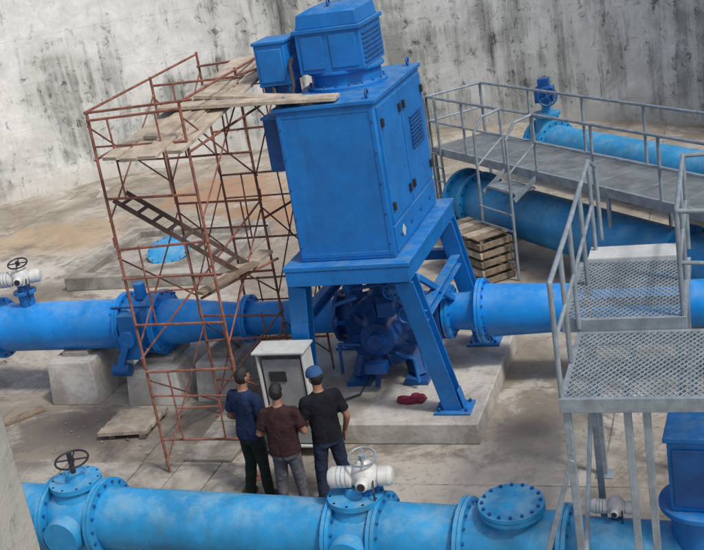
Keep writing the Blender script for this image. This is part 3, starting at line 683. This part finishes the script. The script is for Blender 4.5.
a0,a1=V((-2.42,-2.42,3.78)),V((-1.22,-1.7,2.45)); off=V((.04,.26,.02))
for o_ in (V((0,0,0)),off): b.beam(a0+o_,a1+o_,.03,.055,LADM)
for k in range(9): p=a0.lerp(a1,(k+.5)/9); b.beam(p,p+off,.07,.015,LADM)
T((-1.5,-2.45,2.45),(-.95,-1.2,2.5))
b.done("scaffolding_tower")
b=B(WOOD)
def plank(a,c,w=.24,t=.045,m=WOOD): b.beam(a,c,w,t,m)
plank((-1.85,-2.85,4.36),(-1.55,.2,4.92)); plank((-1.58,-2.9,4.38),(-1.28,.1,4.94)); plank((-1.33,-2.7,4.37),(-1.03,.35,4.93),.22)
plank((-2.15,-2.75,4.37),(-1.75,-.9,4.70),.22); plank((-1.75,-2.4,4.50),(-1.2,.5,4.99),.22)
plank((-1.95,-1.62,4.70),(.28,-1.42,4.57),.28); plank((-1.6,-1.30,4.74),(-.25,-1.25,4.58),.2)
plank((-1.5,-2.3,2.5),(-1.15,-1.1,2.58),.22); plank((-1.5,-2.5,2.56),(-1.1,-1.6,2.60),.14,m=WOODD)
b.done("scaffold_planks",.004)
# ---------------------------------------------------------------- control cabinet
b=B(CABG,DARK,GALV)
x0,x1,y0,y1,z0,z1=-1.19,-.54,-1.98,-1.66,.15,1.50
b.box((x0,y1-.02,z0),(x1,y1,z1),CABG); b.box((x0,y0,z0),(x0+.03,y1-.021,z1),CABG); b.box((x1-.03,y0,z0),(x1,y1-.021,z1),CABG)
b.box((x0+.031,y0,z1-.03),(x1-.031,y1-.021,z1),CABG); b.box((x0+.031,y0,z0),(x1-.031,y1-.021,z0+.03),CABG)
b.box((x0-.03,y0-.05,z1+.001),(x1+.03,y1+.03,z1+.03),CABG)
DG=mat("panel_grey",(.26,.27,.275),.5,0,.15,6)
b.box((x0+.06,y0+.03,z0+.05),(x1-.06,y0+.05,z1-.10),DG)
b.box((x0+.14,y0+.012,z1-.40),(x1-.28,y0+.029,z1-.26),DARK)
for x in (x0+.03,x1-.07):
    for y in (y0+.02,y1-.07): b.box((x,y,0.004),(x+.04,y+.04,z0),GALV)
b.done("control_cabinet",.005)
b=B(REDC)
for k in range(14):
    b.ball((.48+random.uniform(-.16,.16),-.98+random.uniform(-.08,.08),.32+random.uniform(0,.05)),(random.uniform(.03,.10),random.uniform(.03,.07),random.uniform(.02,.05)),REDC,10,7)
ob=b.done("crumpled_cloth"); md=ob.modifiers.new("r",'REMESH'); md.mode='VOXEL'; md.voxel_size=.015; md.use_smooth_shade=True
# ---------------------------------------------------------------- light, world, camera
w=bpy.data.worlds.new("World"); scene.world=w; w.use_nodes=True; nt=w.node_tree
sk=nt.nodes.new("ShaderNodeTexSky"); sk.sky_type='NISHITA'; sk.sun_disc=False
EL,AZ=math.radians(54),math.radians(118)
sk.sun_elevation=EL; sk.sun_rotation=AZ; sk.dust_density=4; sk.air_density=1.0; sk.ozone_density=.6
nt.links.new(sk.outputs[0],nt.nodes["Background"].inputs[0]); nt.nodes["Background"].inputs[1].default_value=.14
sd=V((math.sin(AZ)*math.cos(EL),math.cos(AZ)*math.cos(EL),math.sin(EL)))
l=bpy.data.lights.new("sun",'SUN'); l.energy=2.3; l.angle=math.radians(7); l.color=(1,.97,.92); lo=bpy.data.objects.new("sun",l); scene.collection.objects.link(lo)
lo.rotation_euler=sd.to_track_quat('Z','Y').to_euler()
th=math.radians(19); r_=math.radians(9.5); yaw=math.radians(20)
C=V((4.754,-14.232,7.0)); f0=V((-math.sin(yaw),math.cos(yaw),0)); R_=V((math.cos(yaw),math.sin(yaw),0))
F=f0*math.cos(th)-V((0,0,1))*math.sin(th); U=f0*math.sin(th)+V((0,0,1))*math.cos(th)
cr=R_*math.cos(r_)-U*math.sin(r_); cu=R_*math.sin(r_)+U*math.cos(r_)
cam=bpy.data.cameras.new("Camera"); co=bpy.data.objects.new("Camera",cam); scene.collection.objects.link(co)
cam.sensor_width=36; cam.lens=58.5; cam.clip_start=.1; cam.clip_end=500
M=Matrix((cr,cu,-F)).transposed().to_4x4(); M.translation=C; co.matrix_world=M; scene.camera=co
scene.view_settings.view_transform='Standard'; scene.view_settings.look='None'; scene.view_settings.exposure=0
